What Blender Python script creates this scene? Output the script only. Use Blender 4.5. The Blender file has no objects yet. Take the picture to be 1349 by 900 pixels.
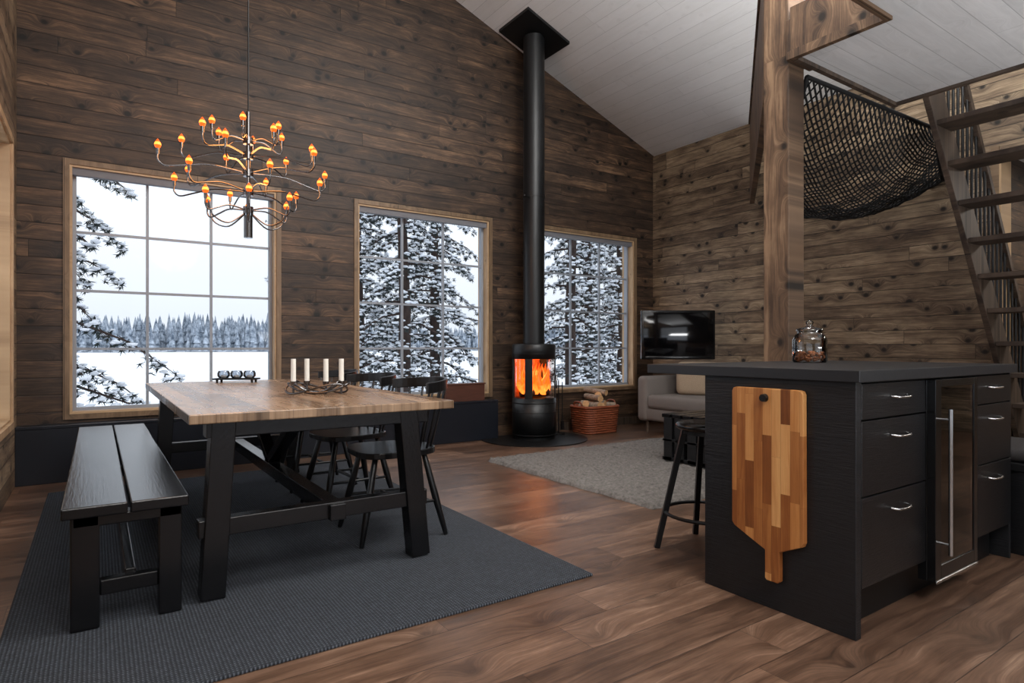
import bpy, bmesh, math, random
from mathutils import Vector, Matrix
random.seed(7)
D=bpy.data
# ---------------------------------------------------------------- helpers
def C(r,g,b):
    f=lambda c:(c/255/12.92) if c/255<=0.04045 else ((c/255+0.055)/1.055)**2.4
    return (f(r),f(g),f(b),1.0)
ICO_V=[];ICO_F=[]
def _ico():
    bm=bmesh.new(); bmesh.ops.create_icosphere(bm,subdivisions=1,radius=1)
    v=[x.co.copy() for x in bm.verts]; f=[[a.index for a in q.verts] for q in bm.faces]; bm.free(); return v,f
ICO_V,ICO_F=_ico()
def spline(pts,k=6,closed=False):
    P=[Vector(p) for p in pts]; n=len(P); out=[]
    rng=range(n) if closed else range(n-1)
    for i in rng:
        if closed: a,b,c,d=P[(i-1)%n],P[i],P[(i+1)%n],P[(i+2)%n]
        else: a,b,c,d=P[max(i-1,0)],P[i],P[i+1],P[min(i+2,n-1)]
        for j in range(k):
            t=j/k
            out.append(0.5*((2*b)+(-a+c)*t+(2*a-5*b+4*c-d)*t*t+(-a+3*b-3*c+d)*t**3))
    if not closed: out.append(P[-1].copy())
    return out
class B:
    def __init__(s): s.v=[];s.f=[];s.m=[];s.s=[];s.mats=[]
    def mi(s,mat):
        if mat not in s.mats: s.mats.append(mat)
        return s.mats.index(mat)
    def add(s,vs,fs,mat,smooth=False):
        o=len(s.v); s.v.extend([tuple(v) for v in vs]); k=s.mi(mat)
        for f in fs: s.f.append([i+o for i in f]); s.m.append(k); s.s.append(smooth)
    def box(s,x0,x1,y0,y1,z0,z1,mat):
        s.add([(x0,y0,z0),(x1,y0,z0),(x1,y1,z0),(x0,y1,z0),(x0,y0,z1),(x1,y0,z1),(x1,y1,z1),(x0,y1,z1)],
              [(0,3,2,1),(4,5,6,7),(0,1,5,4),(1,2,6,5),(2,3,7,6),(3,0,4,7)],mat)
    def rbox(s,x0,x1,y0,y1,z0,z1,mat,r=0.02,seg=3,rot=None):
        bm=bmesh.new(); bmesh.ops.create_cube(bm,size=1)
        for v in bm.verts: v.co=Vector((v.co.x*(x1-x0),v.co.y*(y1-y0),v.co.z*(z1-z0)))
        bmesh.ops.bevel(bm,geom=bm.edges[:]+bm.verts[:],offset=r,segments=seg,profile=0.5,affect='EDGES')
        bm.verts.index_update()
        c=Vector(((x0+x1)/2,(y0+y1)/2,(z0+z1)/2))
        R=rot if rot else Matrix.Identity(3)
        s.add([R@v.co+c for v in bm.verts],[[v.index for v in f.verts] for f in bm.faces],mat,True); bm.free()
    def beam(s,p,q,w,h,mat,up=(0,0,1)):
        p=Vector(p);q=Vector(q);d=(q-p).normalized();u=Vector(up)
        a=d.cross(u)
        if a.length<1e-4: a=d.cross(Vector((0,1,0)))
        a.normalize(); b=a.cross(d).normalized(); a=a*w/2;b=b*h/2
        s.add([p-a-b,p+a-b,p+a+b,p-a+b,q-a-b,q+a-b,q+a+b,q-a+b],
              [(0,1,2,3),(7,6,5,4),(0,4,5,1),(1,5,6,2),(2,6,7,3),(3,7,4,0)],mat)
    def cyl(s,p,q,r0,r1,mat,n=16,mat2=None):
        p=Vector(p);q=Vector(q);d=(q-p).normalized()
        a=d.cross(Vector((0,0,1)))
        if a.length<1e-3: a=Vector((1,0,0))
        a.normalize(); b=d.cross(a)
        vs=[];
        for c,r in((p,r0),(q,r1)):
            for i in range(n):
                t=2*math.pi*i/n; vs.append(c+a*math.cos(t)*r+b*math.sin(t)*r)
        s.add(vs,[(i,(i+1)%n,n+(i+1)%n,n+i) for i in range(n)],mat,True)
        m2=mat2 or mat
        s.add(vs[:n],[list(range(n))[::-1]],m2); s.add(vs[n:],[list(range(n))],m2)
    def tube(s,pts,r,mat,n=8,closed=False,flat=1.0):
        P=[Vector(p) for p in pts]; N=len(P); vs=[]; ref=None
        for i in range(N):
            if closed: d=P[(i+1)%N]-P[i-1]
            else: d=P[min(i+1,N-1)]-P[max(i-1,0)]
            d.normalize()
            if ref is None:
                a=d.cross(Vector((0,0,1)))
                if a.length<1e-2: a=d.cross(Vector((0,1,0)))
            else: a=ref-d*ref.dot(d)
            a.normalize(); ref=a; b=d.cross(a)
            rr=r[i] if isinstance(r,(list,tuple)) else r
            for j in range(n):
                t=2*math.pi*j/n; vs.append(P[i]+a*math.cos(t)*rr+b*math.sin(t)*rr*flat)
        fs=[]
        for i in range(N if closed else N-1):
            k=(i+1)%N
            for j in range(n): fs.append((i*n+j,i*n+(j+1)%n,k*n+(j+1)%n,k*n+j))
        if not closed: fs.append(list(range(n))[::-1]); fs.append([(N-1)*n+j for j in range(n)])
        s.add(vs,fs,mat,True)
    def ribbon(s,pts,w,h,mat):   # rectangular section, height vertical
        P=[Vector(p) for p in pts];N=len(P);vs=[]
        for i in range(N):
            d=P[min(i+1,N-1)]-P[max(i-1,0)]; d.z=0; d.normalize(); a=Vector((-d.y,d.x,0))*w/2
            z=Vector((0,0,h/2)); vs+= [P[i]-a-z,P[i]+a-z,P[i]+a+z,P[i]-a+z]
        fs=[(3,2,1,0),((N-1)*4,(N-1)*4+1,(N-1)*4+2,(N-1)*4+3)]
        for i in range(N-1):
            for j in range(4): fs.append((i*4+j,i*4+(j+1)%4,i*4+4+(j+1)%4,i*4+4+j))
        s.add(vs,fs,mat)
    def lathe(s,prof,c,mat,n=32,smooth=True):
        c=Vector(c);vs=[]
        for r,z in prof:
            for i in range(n):
                t=2*math.pi*i/n; vs.append((c.x+r*math.cos(t),c.y+r*math.sin(t),c.z+z))
        fs=[]
        for k in range(len(prof)-1):
            for i in range(n): fs.append((k*n+i,k*n+(i+1)%n,(k+1)*n+(i+1)%n,(k+1)*n+i))
        s.add(vs,fs,mat,smooth)
        if prof[0][0]>1e-4: s.add(vs[:n],[list(range(n))[::-1]],mat)
        if prof[-1][0]>1e-4: s.add(vs[-n:],[list(range(n))],mat)
    def prism(s,poly,axis,a0,a1,mat):   # poly 2D extruded along axis
        def mk(p,a):
            return {'x':(a,p[0],p[1]),'y':(p[0],a,p[1]),'z':(p[0],p[1],a)}[axis]
        n=len(poly); vs=[mk(p,a0) for p in poly]+[mk(p,a1) for p in poly]
        fs=[list(range(n)),list(range(2*n-1,n-1,-1))]
        for i in range(n): fs.append((i,n+i,n+(i+1)%n,(i+1)%n))
        s.add(vs,fs,mat)
    def blob(s,c,r,mat,sc=(1,1,1),jit=0.0):
        c=Vector(c); s.add([(c.x+v.x*r*sc[0]*(1+random.uniform(-jit,jit)),c.y+v.y*r*sc[1]*(1+random.uniform(-jit,jit)),c.z+v.z*r*sc[2]*(1+random.uniform(-jit,jit))) for v in ICO_V],ICO_F,mat,True)
    def sphere(s,c,r,mat,n=12,sc=(1,1,1)):
        prof=[(max(1e-5,r*sc[0]*math.sin(math.pi*i/n)),-r*sc[2]*math.cos(math.pi*i/n)) for i in range(n+1)]
        s.lathe(prof,c,mat,n=n+4)
    def obj(s,name,loc=None,bevel=0,local=False,seg=2,fix=True):
        me=D.meshes.new(name)
        if loc is None:
            xs=[v[0] for v in s.v];ys=[v[1] for v in s.v];zs=[v[2] for v in s.v]
            loc=((min(xs)+max(xs))/2,(min(ys)+max(ys))/2,min(zs))
        vs=s.v if local else [(v[0]-loc[0],v[1]-loc[1],v[2]-loc[2]) for v in s.v]
        me.from_pydata(vs,[],s.f)
        for m in s.mats: me.materials.append(m)
        me.polygons.foreach_set('material_index',s.m); me.polygons.foreach_set('use_smooth',s.s)
        if fix:
            bm=bmesh.new(); bm.from_mesh(me); bmesh.ops.recalc_face_normals(bm,faces=bm.faces[:]); bm.to_mesh(me); bm.free()
        me.update()
        ob=D.objects.new(name,me); ob.location=loc; bpy.context.scene.collection.objects.link(ob)
        if bevel:
            m=ob.modifiers.new('bevel','BEVEL'); m.width=bevel; m.segments=seg; m.limit_method='ANGLE'; m.angle_limit=math.radians(62)
        return ob
def inst(ob,loc,rz=0,sc=1,name=None):
    o=D.objects.new(name or ob.name.split('.')[0],ob.data); o.location=loc; o.rotation_euler=(0,0,rz); o.scale=(sc,)*3
    for m in ob.modifiers:
        n=o.modifiers.new(m.name,m.type)
        if m.type=='BEVEL': n.width=m.width;n.segments=m.segments;n.limit_method=m.limit_method;n.angle_limit=m.angle_limit
    bpy.context.scene.collection.objects.link(o); return o
# ---------------------------------------------------------------- materials
class NT:
    def __init__(s,name):
        s.mat=D.materials.new(name); s.mat.use_nodes=True; s.t=s.mat.node_tree; s.n=s.t.nodes
        s.b=s.n['Principled BSDF']; s.out=s.n['Material Output']
    def node(s,t,**k):
        n=s.n.new(t)
        for a,b in k.items(): setattr(n,a,b)
        return n
    def L(s,a,b): s.t.links.new(a,b)
    def math(s,op,a,b=None,c=None,clamp=False):
        n=s.node('ShaderNodeMath',operation=op,use_clamp=clamp)
        for i,x in enumerate((a,b,c)):
            if x is None: continue
            if isinstance(x,(int,float)): n.inputs[i].default_value=x
            else: s.L(x,n.inputs[i])
        return n.outputs[0]
    def comb(s,x,y,z):
        n=s.node('ShaderNodeCombineXYZ')
        for i,a in enumerate((x,y,z)):
            if isinstance(a,(int,float)): n.inputs[i].default_value=a
            else: s.L(a,n.inputs[i])
        return n.outputs[0]
    def ramp(s,fac,stops):
        n=s.node('ShaderNodeValToRGB'); e=n.color_ramp.elements
        while len(e)<len(stops): e.new(0.5)
        for i,(p,c) in enumerate(stops): e[i].position=p; e[i].color=c
        s.L(fac,n.inputs[0]); return n.outputs[0]
    def mix(s,fac,a,b,bt='MIX'):
        n=s.node('ShaderNodeMix',data_type='RGBA',blend_type=bt)
        if isinstance(fac,(int,float)): n.inputs[0].default_value=fac
        else: s.L(fac,n.inputs[0])
        for i,x in ((6,a),(7,b)):
            if isinstance(x,tuple): n.inputs[i].default_value=x
            else: s.L(x,n.inputs[i])
        return n.outputs[2]
    def noise(s,vec,scale,detail=4,rough=0.5,dist=0):
        n=s.node('ShaderNodeTexNoise'); n.inputs['Scale'].default_value=scale; n.inputs['Detail'].default_value=detail
        n.inputs['Roughness'].default_value=rough; n.inputs['Distortion'].default_value=dist
        if vec is not None: s.L(vec,n.inputs['Vector'])
        return n.outputs['Fac']
    def bump(s,h,strength=0.3,dist=0.01):
        n=s.node('ShaderNodeBump'); n.inputs['Strength'].default_value=strength; n.inputs['Distance'].default_value=dist
        s.L(h,n.inputs['Height']); s.L(n.outputs[0],s.b.inputs['Normal'])
    def pos(s): return s.node('ShaderNodeNewGeometry').outputs['Position']
def simple(name,col,rough=0.5,metal=0,bs=0,bstr=0.2,var=0,spec=0.5,stretch=None):
    t=NT(name); t.b.inputs['Base Color'].default_value=col; t.b.inputs['Roughness'].default_value=rough; t.b.inputs['Metallic'].default_value=metal
    t.b.inputs['Specular IOR Level'].default_value=spec
    if bs or var:
        p=t.node('ShaderNodeTexCoord').outputs['Object']
        if stretch:
            m=t.node('ShaderNodeMapping'); m.inputs['Scale'].default_value=stretch; t.L(p,m.inputs[0]); p=m.outputs[0]
        n=t.noise(p,bs or 20,5,0.6)
        if bs: t.bump(n,bstr,0.01)
        if var:
            lo=tuple(c*(1-var) for c in col[:3])+(1,); hi=tuple(min(1,c*(1+var)) for c in col[:3])+(1,)
            t.L(t.ramp(n,[(0.3,lo),(0.7,hi)]),t.b.inputs['Base Color'])
    return t.mat
def emis(name,col,st):
    t=NT(name); t.b.inputs['Base Color'].default_value=(0,0,0,1); t.b.inputs['Emission Color'].default_value=col; t.b.inputs['Emission Strength'].default_value=st; return t.mat
def glass(name,tint=(1,1,1,1),refl=0.08,rough=0.0):
    t=NT(name); tr=t.node('ShaderNodeBsdfTransparent'); tr.inputs[0].default_value=tint
    gl=t.node('ShaderNodeBsdfGlossy'); gl.inputs['Roughness'].default_value=rough
    fr=t.node('ShaderNodeFresnel'); fr.inputs[0].default_value=1.45
    mx=t.node('ShaderNodeMixShader'); f=t.math('MULTIPLY',fr.outputs[0],refl/0.08)
    t.L(f,mx.inputs[0]); t.L(tr.outputs[0],mx.inputs[1]); t.L(gl.outputs[0],mx.inputs[2]); t.L(mx.outputs[0],t.out.inputs[0]); return t.mat
def planks(name,la,wa,w,ln,cols,rough=0.5,gl=1.2,gw=22,groove=0.004,gdark=0.25,knots=0.0,kscale=5,idw=0.45,bstr=0.3,woff=0.0,spec=0.4,ends=True,contrast=1.0,fine=0.2):
    t=NT(name); sp=t.node('ShaderNodeSeparateXYZ'); t.L(t.pos(),sp.inputs[0])
    ax={'x':0,'y':1,'z':2}; Lc=sp.outputs[ax[la]]; Wc=t.math('ADD',sp.outputs[ax[wa]],woff+100*w)
    q=t.math('DIVIDE',Wc,w); row=t.math('FLOOR',q); fr=t.math('FRACT',q)
    wn=t.node('ShaderNodeTexWhiteNoise',noise_dimensions='1D'); t.L(row,wn.inputs['W'])
    lo=t.math('MULTIPLY',wn.outputs[0],ln*7.3); q2=t.math('DIVIDE',t.math('ADD',Lc,lo),ln); col=t.math('FLOOR',q2); fr2=t.math('FRACT',q2)
    w2=t.node('ShaderNodeTexWhiteNoise',noise_dimensions='3D'); t.L(t.comb(row,col,3.3),w2.inputs['Vector']); rid=w2.outputs[0]
    off=t.math('MULTIPLY',rid,43.0)
    wob=t.noise(t.comb(t.math('MULTIPLY',Lc,2.0),t.math('MULTIPLY',Wc,6.0),off),1.0,2,0.5)
    kd=None; Wg=t.math('ADD',Wc,t.math('MULTIPLY',wob,0.05))
    if knots:
        vo=t.node('ShaderNodeTexVoronoi',feature='F1',voronoi_dimensions='2D'); vo.inputs['Scale'].default_value=1.0
        t.L(t.comb(t.math('MULTIPLY',t.math('ADD',Lc,off),kscale*0.8),t.math('MULTIPLY',t.math('ADD',Wc,off),kscale),0.0),vo.inputs['Vector'])
        kd=t.math('ADD',vo.outputs['Distance'],t.math('MULTIPLY',t.math('SUBTRACT',wob,0.5),0.12))
        halo=t.math('SUBTRACT',1.0,t.math('MULTIPLY',kd,2.6),clamp=True)
        Wg=t.math('ADD',Wg,t.math('MULTIPLY',t.math('MULTIPLY',halo,halo),0.10))
    g1=t.noise(t.comb(t.math('ADD',t.math('MULTIPLY',Lc,gl),off),t.math('MULTIPLY',Wg,gw),off),1.0,6,0.62,0.3)
    g2=t.noise(t.comb(t.math('MULTIPLY',Lc,gl*4),t.math('MULTIPLY',Wg,gw*7),off),1.0,3,0.6)
    blot=t.noise(t.comb(t.math('MULTIPLY',Lc,3.0),t.math('MULTIPLY',Wc,7),off),1.0,4,0.65)
    gsum=t.math('ADD',t.math('MULTIPLY',g1,0.7-fine),t.math('ADD',t.math('MULTIPLY',g2,fine),t.math('MULTIPLY',blot,0.3)))
    gc=t.math('ADD',t.math('MULTIPLY',t.math('SUBTRACT',gsum,0.5),1.9*contrast*(1-idw)*2),0.5)
    f=t.math('ADD',gc,t.math('MULTIPLY',t.math('SUBTRACT',rid,0.5),idw),clamp=True)
    n=len(cols); c=t.ramp(f,[(i/(n-1),cols[i]) for i in range(n)])
    if kd is not None:
        k=t.math('SUBTRACT',1.0,t.math('MULTIPLY',t.math('SUBTRACT',kd,0.045),16.0),clamp=True)
        h2=t.math('MULTIPLY',t.math('MULTIPLY',halo,halo),0.7*knots)
        c=t.mix(h2,c,tuple(x*0.8 for x in cols[0][:3])+(1,))
        c=t.mix(t.math('MULTIPLY',k,knots),c,tuple(x*0.18 for x in cols[0][:3])+(1,))
    e=t.math('MINIMUM',fr,t.math('SUBTRACT',1.0,fr)); ew=t.math('MULTIPLY',e,w)
    if ends: 
        e2=t.math('MINIMUM',fr2,t.math('SUBTRACT',1.0,fr2)); ew=t.math('MINIMUM',ew,t.math('MULTIPLY',e2,ln*1.6))
    gm=t.math('DIVIDE',ew,groove,clamp=True)
    c=t.mix(gm,tuple(x*gdark for x in cols[0][:3])+(1,),c)
    t.L(c,t.b.inputs['Base Color'])
    t.L(t.math('ADD',t.math('MULTIPLY',g1,0.25),rough-0.12,clamp=True),t.b.inputs['Roughness'])
    t.b.inputs['Specular IOR Level'].default_value=spec
    h=t.math('ADD',t.math('MULTIPLY',gm,1.0),t.math('MULTIPLY',gsum,0.35)); t.bump(h,bstr,0.006)
    return t.mat
M_wallN=planks('wood_wall_dark','x','z',0.128,3.2,[C(26,19,15),C(50,38,29),C(76,58,44),C(120,94,71)],rough=0.56,gl=1.6,gw=30,knots=0.95,kscale=4.2,groove=0.005,gdark=0.15,idw=0.30,contrast=1.25,fine=0.30)
M_wallE=planks('wood_wall_taupe','y','z',0.128,2.6,[C(48,38,30),C(92,76,60),C(130,111,89),C(170,150,124)],rough=0.6,gl=1.6,gw=30,knots=0.95,kscale=4.2,groove=0.005,gdark=0.15,idw=0.32,contrast=1.25,fine=0.30)
M_floor=planks('floor_laminate','x','y',0.19,1.35,[C(44,32,25),C(78,57,44),C(110,84,67),C(154,125,104)],rough=0.36,gl=1.6,gw=26,groove=0.0025,gdark=0.35,knots=0.3,kscale=2.6,idw=0.34,bstr=0.12,spec=0.55,contrast=1.0,fine=0.28)
M_ceil=planks('ceiling_whitewash','y','x',0.14,4.0,[C(208,208,207),C(220,220,219),C(228,228,228),C(236,236,236)],rough=0.6,knots=0.05,groove=0.003,gdark=0.7,idw=0.3,contrast=0.5,bstr=0.12)
M_loft=planks('loft_underside','x','y',0.14,4.0,[C(190,190,190),C(206,206,206),C(218,218,218),C(230,230,230)],rough=0.6,knots=0.05,groove=0.003,gdark=0.7,idw=0.3,contrast=0.8,bstr=0.12)
M_post=planks('stained_timber','z','y',0.9,9.0,[C(48,36,27),C(80,61,46),C(106,83,63),C(138,112,87)],rough=0.6,gl=1.2,gw=24,knots=0.9,kscale=4.0,idw=0.1,ends=False,woff=0.3,contrast=1.3)
M_stair=planks('stained_treads','y','x',0.9,9.0,[C(38,31,27),C(62,51,43),C(86,72,61),C(108,92,78)],rough=0.6,knots=0.5,idw=0.1,ends=False)
M_trim=planks('light_window_wood','z','y',0.9,9.0,[C(134,108,80),C(158,130,98),C(176,148,114),C(194,166,132)],rough=0.5,gl=1,gw=14,knots=0.3,idw=0.1,ends=False,bstr=0.1)
M_casing=planks('window_casing_wood','z','x',0.9,9.0,[C(84,68,51),C(106,86,65),C(122,100,77),C(140,116,91)],rough=0.5,gl=1,gw=14,knots=0.3,idw=0.1,ends=False,bstr=0.1,woff=0.2)
M_table=planks('oak_stave_top','y','x',0.095,0.85,[C(84,64,47),C(122,97,74),C(156,127,100),C(188,158,128)],rough=0.28,gl=1.6,gw=30,groove=0.0012,gdark=0.6,idw=0.45,bstr=0.08,spec=0.55,knots=0.3,kscale=2.5)
M_board=planks('teak_stave_board','z','y',0.0375,0.26,[C(92,50,24),C(142,84,42),C(188,126,70),C(222,170,110)],rough=0.4,gl=2.5,gw=60,groove=0.0006,gdark=0.7,idw=0.7,bstr=0.05)
def blackwood(name,stretch,col=C(20,21,24),rough=0.42,st=0.35,bs=14,var=0.25):
    return simple(name,col,rough,0,bs,st,var,0.5,stretch)
M_isl=blackwood('black_oak_end',(1,1.4,22),C(20,21,24),0.42,0.28,9,0.35)
M_islf=blackwood('black_oak_front',(1.4,1,22),C(17,17,19),0.34,0.22,9,0.3)
M_slab=simple('black_worktop',C(30,31,34),0.4,0,40,0.05)
M_blk=blackwood('black_painted_wood',(14,0.8,6),C(13,13,15),0.24,0.10,8)
M_chair=simple('black_lacquer',C(15,15,17),0.3)
M_plinth=simple('dark_blue_black_panel',C(22,26,34),0.35,0,6,0.05)
M_iron=simple('black_iron',C(17,17,18),0.42,0.2)
M_flue=simple('black_flue_paint',C(13,15,17),0.42,0.0)
M_steel=simple('brushed_steel',C(200,200,200),0.25,1)
M_dchrome=simple('dark_chrome',C(112,110,110),0.2,1)
M_white=simple('window_frame_paint',C(140,146,154),0.45)
M_candle=simple('white_wax',C(235,230,220),0.5)
M_glass=glass('window_glass',(0.98,0.99,1,1),0.01)
M_jar=glass('jar_glass',(0.93,0.95,0.95,1),0.16)
M_dglass=glass('smoky_glass',(0.55,0.58,0.62,1),0.2)
M_fglass=glass('fridge_glass',(0.62,0.46,0.38,1),0.14)
M_sglass=glass('stove_glass',(0.95,0.9,0.85,1),0.03)
M_orange=emis('warm_filament_bulb',(1.0,0.12,0.006,1),1.6)
M_core=emis('hot_filament',(1.0,0.30,0.04,1),3.2)
M_sofa=simple('grey_upholstery',C(118,111,106),0.9,0,180,0.3,0.12)
M_beige=simple('beige_cushion',C(166,148,126),0.9,0,120,0.3,0.1)
M_net=simple('black_rope',C(12,12,13),0.8)
M_wicker=simple('wicker',C(128,66,38),0.6,0,60,0.4,0.3)
M_bark=simple('birch_bark',C(140,122,104),0.8,0,30,0.5,0.5)
M_logend=simple('cut_log_end',C(190,150,106),0.8,0,40,0.3,0.25)
M_char=simple('charred_log',C(40,22,14),0.9,0,30,0.5,0.4)
M_firebrick=simple('firebrick',C(190,110,70),0.9,0,20,0.3,0.2)
M_snow=simple('snow',C(228,232,238),0.8,0,1.2,0.3)
M_treebark=simple('pine_bark',C(62,48,42),0.9,0,9,0.8,0.4)
M_needle=simple('pine_needles',C(48,56,53),0.9)
M_chest=simple('mahogany_box',C(78,48,38),0.45,0,8,0.1,0.2,0.5,(1,6,6))
M_darkpad=simple('dark_seat_pad',C(40,36,36),0.8,0,80,0.2,0.1)
M_nuts=simple('nuts',C(150,86,44),0.6,0,60,0.5,0.5)
M_screen=simple('tv_screen',C(8,8,10),0.08,0,spec=0.6)
M_gloss=simple('tv_bezel',C(14,14,15),0.2)
M_blind=simple('roller_blind',C(110,110,114),0.7)
M_wine=simple('fridge_interior',C(120,60,40),0.5,0,12,0.2,0.4)
# rugs
t=NT('woven_charcoal_rug'); tc=t.pos(); w1=t.node('ShaderNodeTexWave',wave_type='BANDS',bands_direction='X'); w1.inputs['Scale'].default_value=26; w1.inputs['Distortion'].default_value=1.0
w2=t.node('ShaderNodeTexWave',wave_type='BANDS',bands_direction='Y'); w2.inputs['Scale'].default_value=26; w2.inputs['Distortion'].default_value=1.0
t.L(tc,w1.inputs[0]); t.L(tc,w2.inputs[0]); wv=t.math('MULTIPLY',w1.outputs['Fac'],w2.outputs['Fac']); nz=t.noise(tc,60,4,0.7)
t.L(t.ramp(t.math('ADD',t.math('MULTIPLY',wv,0.6),t.math('MULTIPLY',nz,0.6)),[(0.2,C(24,27,32)),(0.6,C(54,59,67)),(1,C(104,110,119))]),t.b.inputs['Base Color'])
t.b.inputs['Roughness'].default_value=0.9; t.bump(wv,0.8,0.006); M_rug=t.mat
M_shag=simple('shaggy_grey_wool',C(108,104,100),0.95,0,35,0.9,0.4)
t=NT('hazed_frosted_forest'); nz=t.noise(t.pos(),0.45,4,0.7)
t.L(t.ramp(nz,[(0.36,C(80,92,106)),(0.66,C(190,199,210))]),t.b.inputs['Base Color']); t.b.inputs['Roughness'].default_value=1; M_forest=t.mat  # frosty trees, with distance haze painted in as paler blue-grey
t=NT('flame'); sp=t.node('ShaderNodeSeparateXYZ'); t.L(t.pos(),sp.inputs[0]); nz=t.noise(t.pos(),14,3,0.6)
z=t.math('MULTIPLY',t.math('SUBTRACT',sp.outputs[2],0.46),2.4); f=t.math('ADD',z,t.math('MULTIPLY',t.math('SUBTRACT',nz,0.5),1.1),clamp=True)
t.L(t.ramp(f,[(0,(1,0.30,0.04,1)),(0.4,(1,0.10,0.006,1)),(1,(0.8,0.05,0.003,1))]),t.b.inputs['Emission Color']); t.b.inputs['Base Color'].default_value=(0,0,0,1)
t.b.inputs['Emission Strength'].default_value=2.4; M_flame=t.mat

# ---------------------------------------------------------------- room
XL,XR,YN,YS=-0.48,6.17,5.70,-3.0
RX=(XL+XR)/2
def zr(x): return 3.564+0.3725*min(x-XL,XR-x)
WINS=[(-0.207,1.371),(2.044,3.613),(4.28,5.852)]
ZB,ZT=0.45,2.423
wl=B()
def col(xa,xb,z0,b,mat,y0,y1):
    p=[(xa,z0),(xb,z0),(xb,zr(xb))]
    if xa<RX<xb: p.append((RX,zr(RX)))
    p.append((xa,zr(xa))); b.prism(p,'y',y0,y1,mat)
xs=XL-0.2
T=0.036
for (a,b_) in WINS:
    a+=T; b_-=T
    col(xs,a,0,wl,M_wallN,YN,YN+0.22)
    wl.box(a,b_,YN,YN+0.22,0,ZB+T,M_wallN); col(a,b_,ZT-T,wl,M_wallN,YN,YN+0.22); xs=b_
col(xs,XR+0.2,0,wl,M_wallN,YN,YN+0.22)
wl.obj('wall_north',loc=(0,YN,0))
def wall_x(name,x0,x1,y0,y1,z1,holes,mat,z0=0):
    b=B(); y=y0
    for (ya,yb,za,zb) in sorted(holes):
        if ya>y: b.box(x0,x1,y,ya,z0,z1,mat)
        if za>z0: b.box(x0,x1,ya,yb,z0,za,mat)
        if zb<z1: b.box(x0,x1,ya,yb,zb,z1,mat)
        y=yb
    if y<y1: b.box(x0,x1,y,y1,z0,z1,mat)
    return b.obj(name,loc=(x0,y0,z0))
LW=(2.9,5.36)
wall_x('wall_west',XL-0.2,XL,YS-0.2,YN,3.55,[(LW[0]+T,LW[1]-T,ZB+T,ZT-T),(-2.2,1.2,0.5,2.3)],M_wallE)
wall_x('wall_east',XR,XR+0.2,YS-0.2,YN,3.55,[(-2.6,1.90,0.0,2.62)],M_wallE)
b=B(); p=[(XL-0.2,0),(0.6,0),(0.6,zr(0.6)),(XL-0.2,zr(XL))]; b.prism(p,'y',YS-0.2,YS,M_wallN)
b.box(0.6,3.9,YS-0.2,YS,0,0.3,M_wallN); b.prism([(0.6,2.4),(3.9,2.4),(3.9,zr(3.9)),(RX,zr(RX)),(0.6,zr(0.6))],'y',YS-0.2,YS,M_wallN)  # opening in the unseen wall, put in to let fill daylight through
b.prism([(3.9,0),(XR+0.2,0),(XR+0.2,zr(XR)),(3.9,zr(3.9))],'y',YS-0.2,YS,M_wallN); b.obj('wall_south',loc=(0,YS,0))
b=B(); b.box(XR+0.2,8.4,1.90,2.1,0,2.62,M_wallN); b.obj('wall_alcove_north')
b=B(); b.box(8.4,8.6,-2.8,2.1,0,2.62,M_wallE); b.obj('wall_alcove_east')
b=B(); b.box(XR+0.2,8.4,-2.8,-2.6,0,2.62,M_wallN); b.obj('wall_alcove_south')
b=B(); b.box(XR+0.2,8.6,-2.8,2.1,2.62,2.72,M_loft); b.obj('ceiling_alcove')
b=B(); b.box(XR-0.012,XR+0.212,1.886,1.90,0,2.62,M_trim); b.box(XR-0.014,XR,1.90,1.955,0,2.66,M_casing); b.obj('trim_1')
b=B(); b.box(XL-0.2,8.6,YS-0.2,YN+0.22,-0.3,0,M_floor); b.obj('floor',loc=(0,0,0))
b=B()
for sgn in (0,1):
    if sgn==0: p=[(XL-0.2,zr(XL)-0.0745),(RX,zr(RX)),(RX,zr(RX)+0.2),(XL-0.2,zr(XL)+0.125)]
    else: p=[(RX,zr(RX)),(XR+0.2,zr(XR)-0.0745),(XR+0.2,zr(XR)+0.125),(RX,zr(RX)+0.2)]
    b.prism(p,'y',YS-0.2,YN+0.22,M_ceil)
b.obj('ceiling',loc=(0,0,0))
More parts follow.
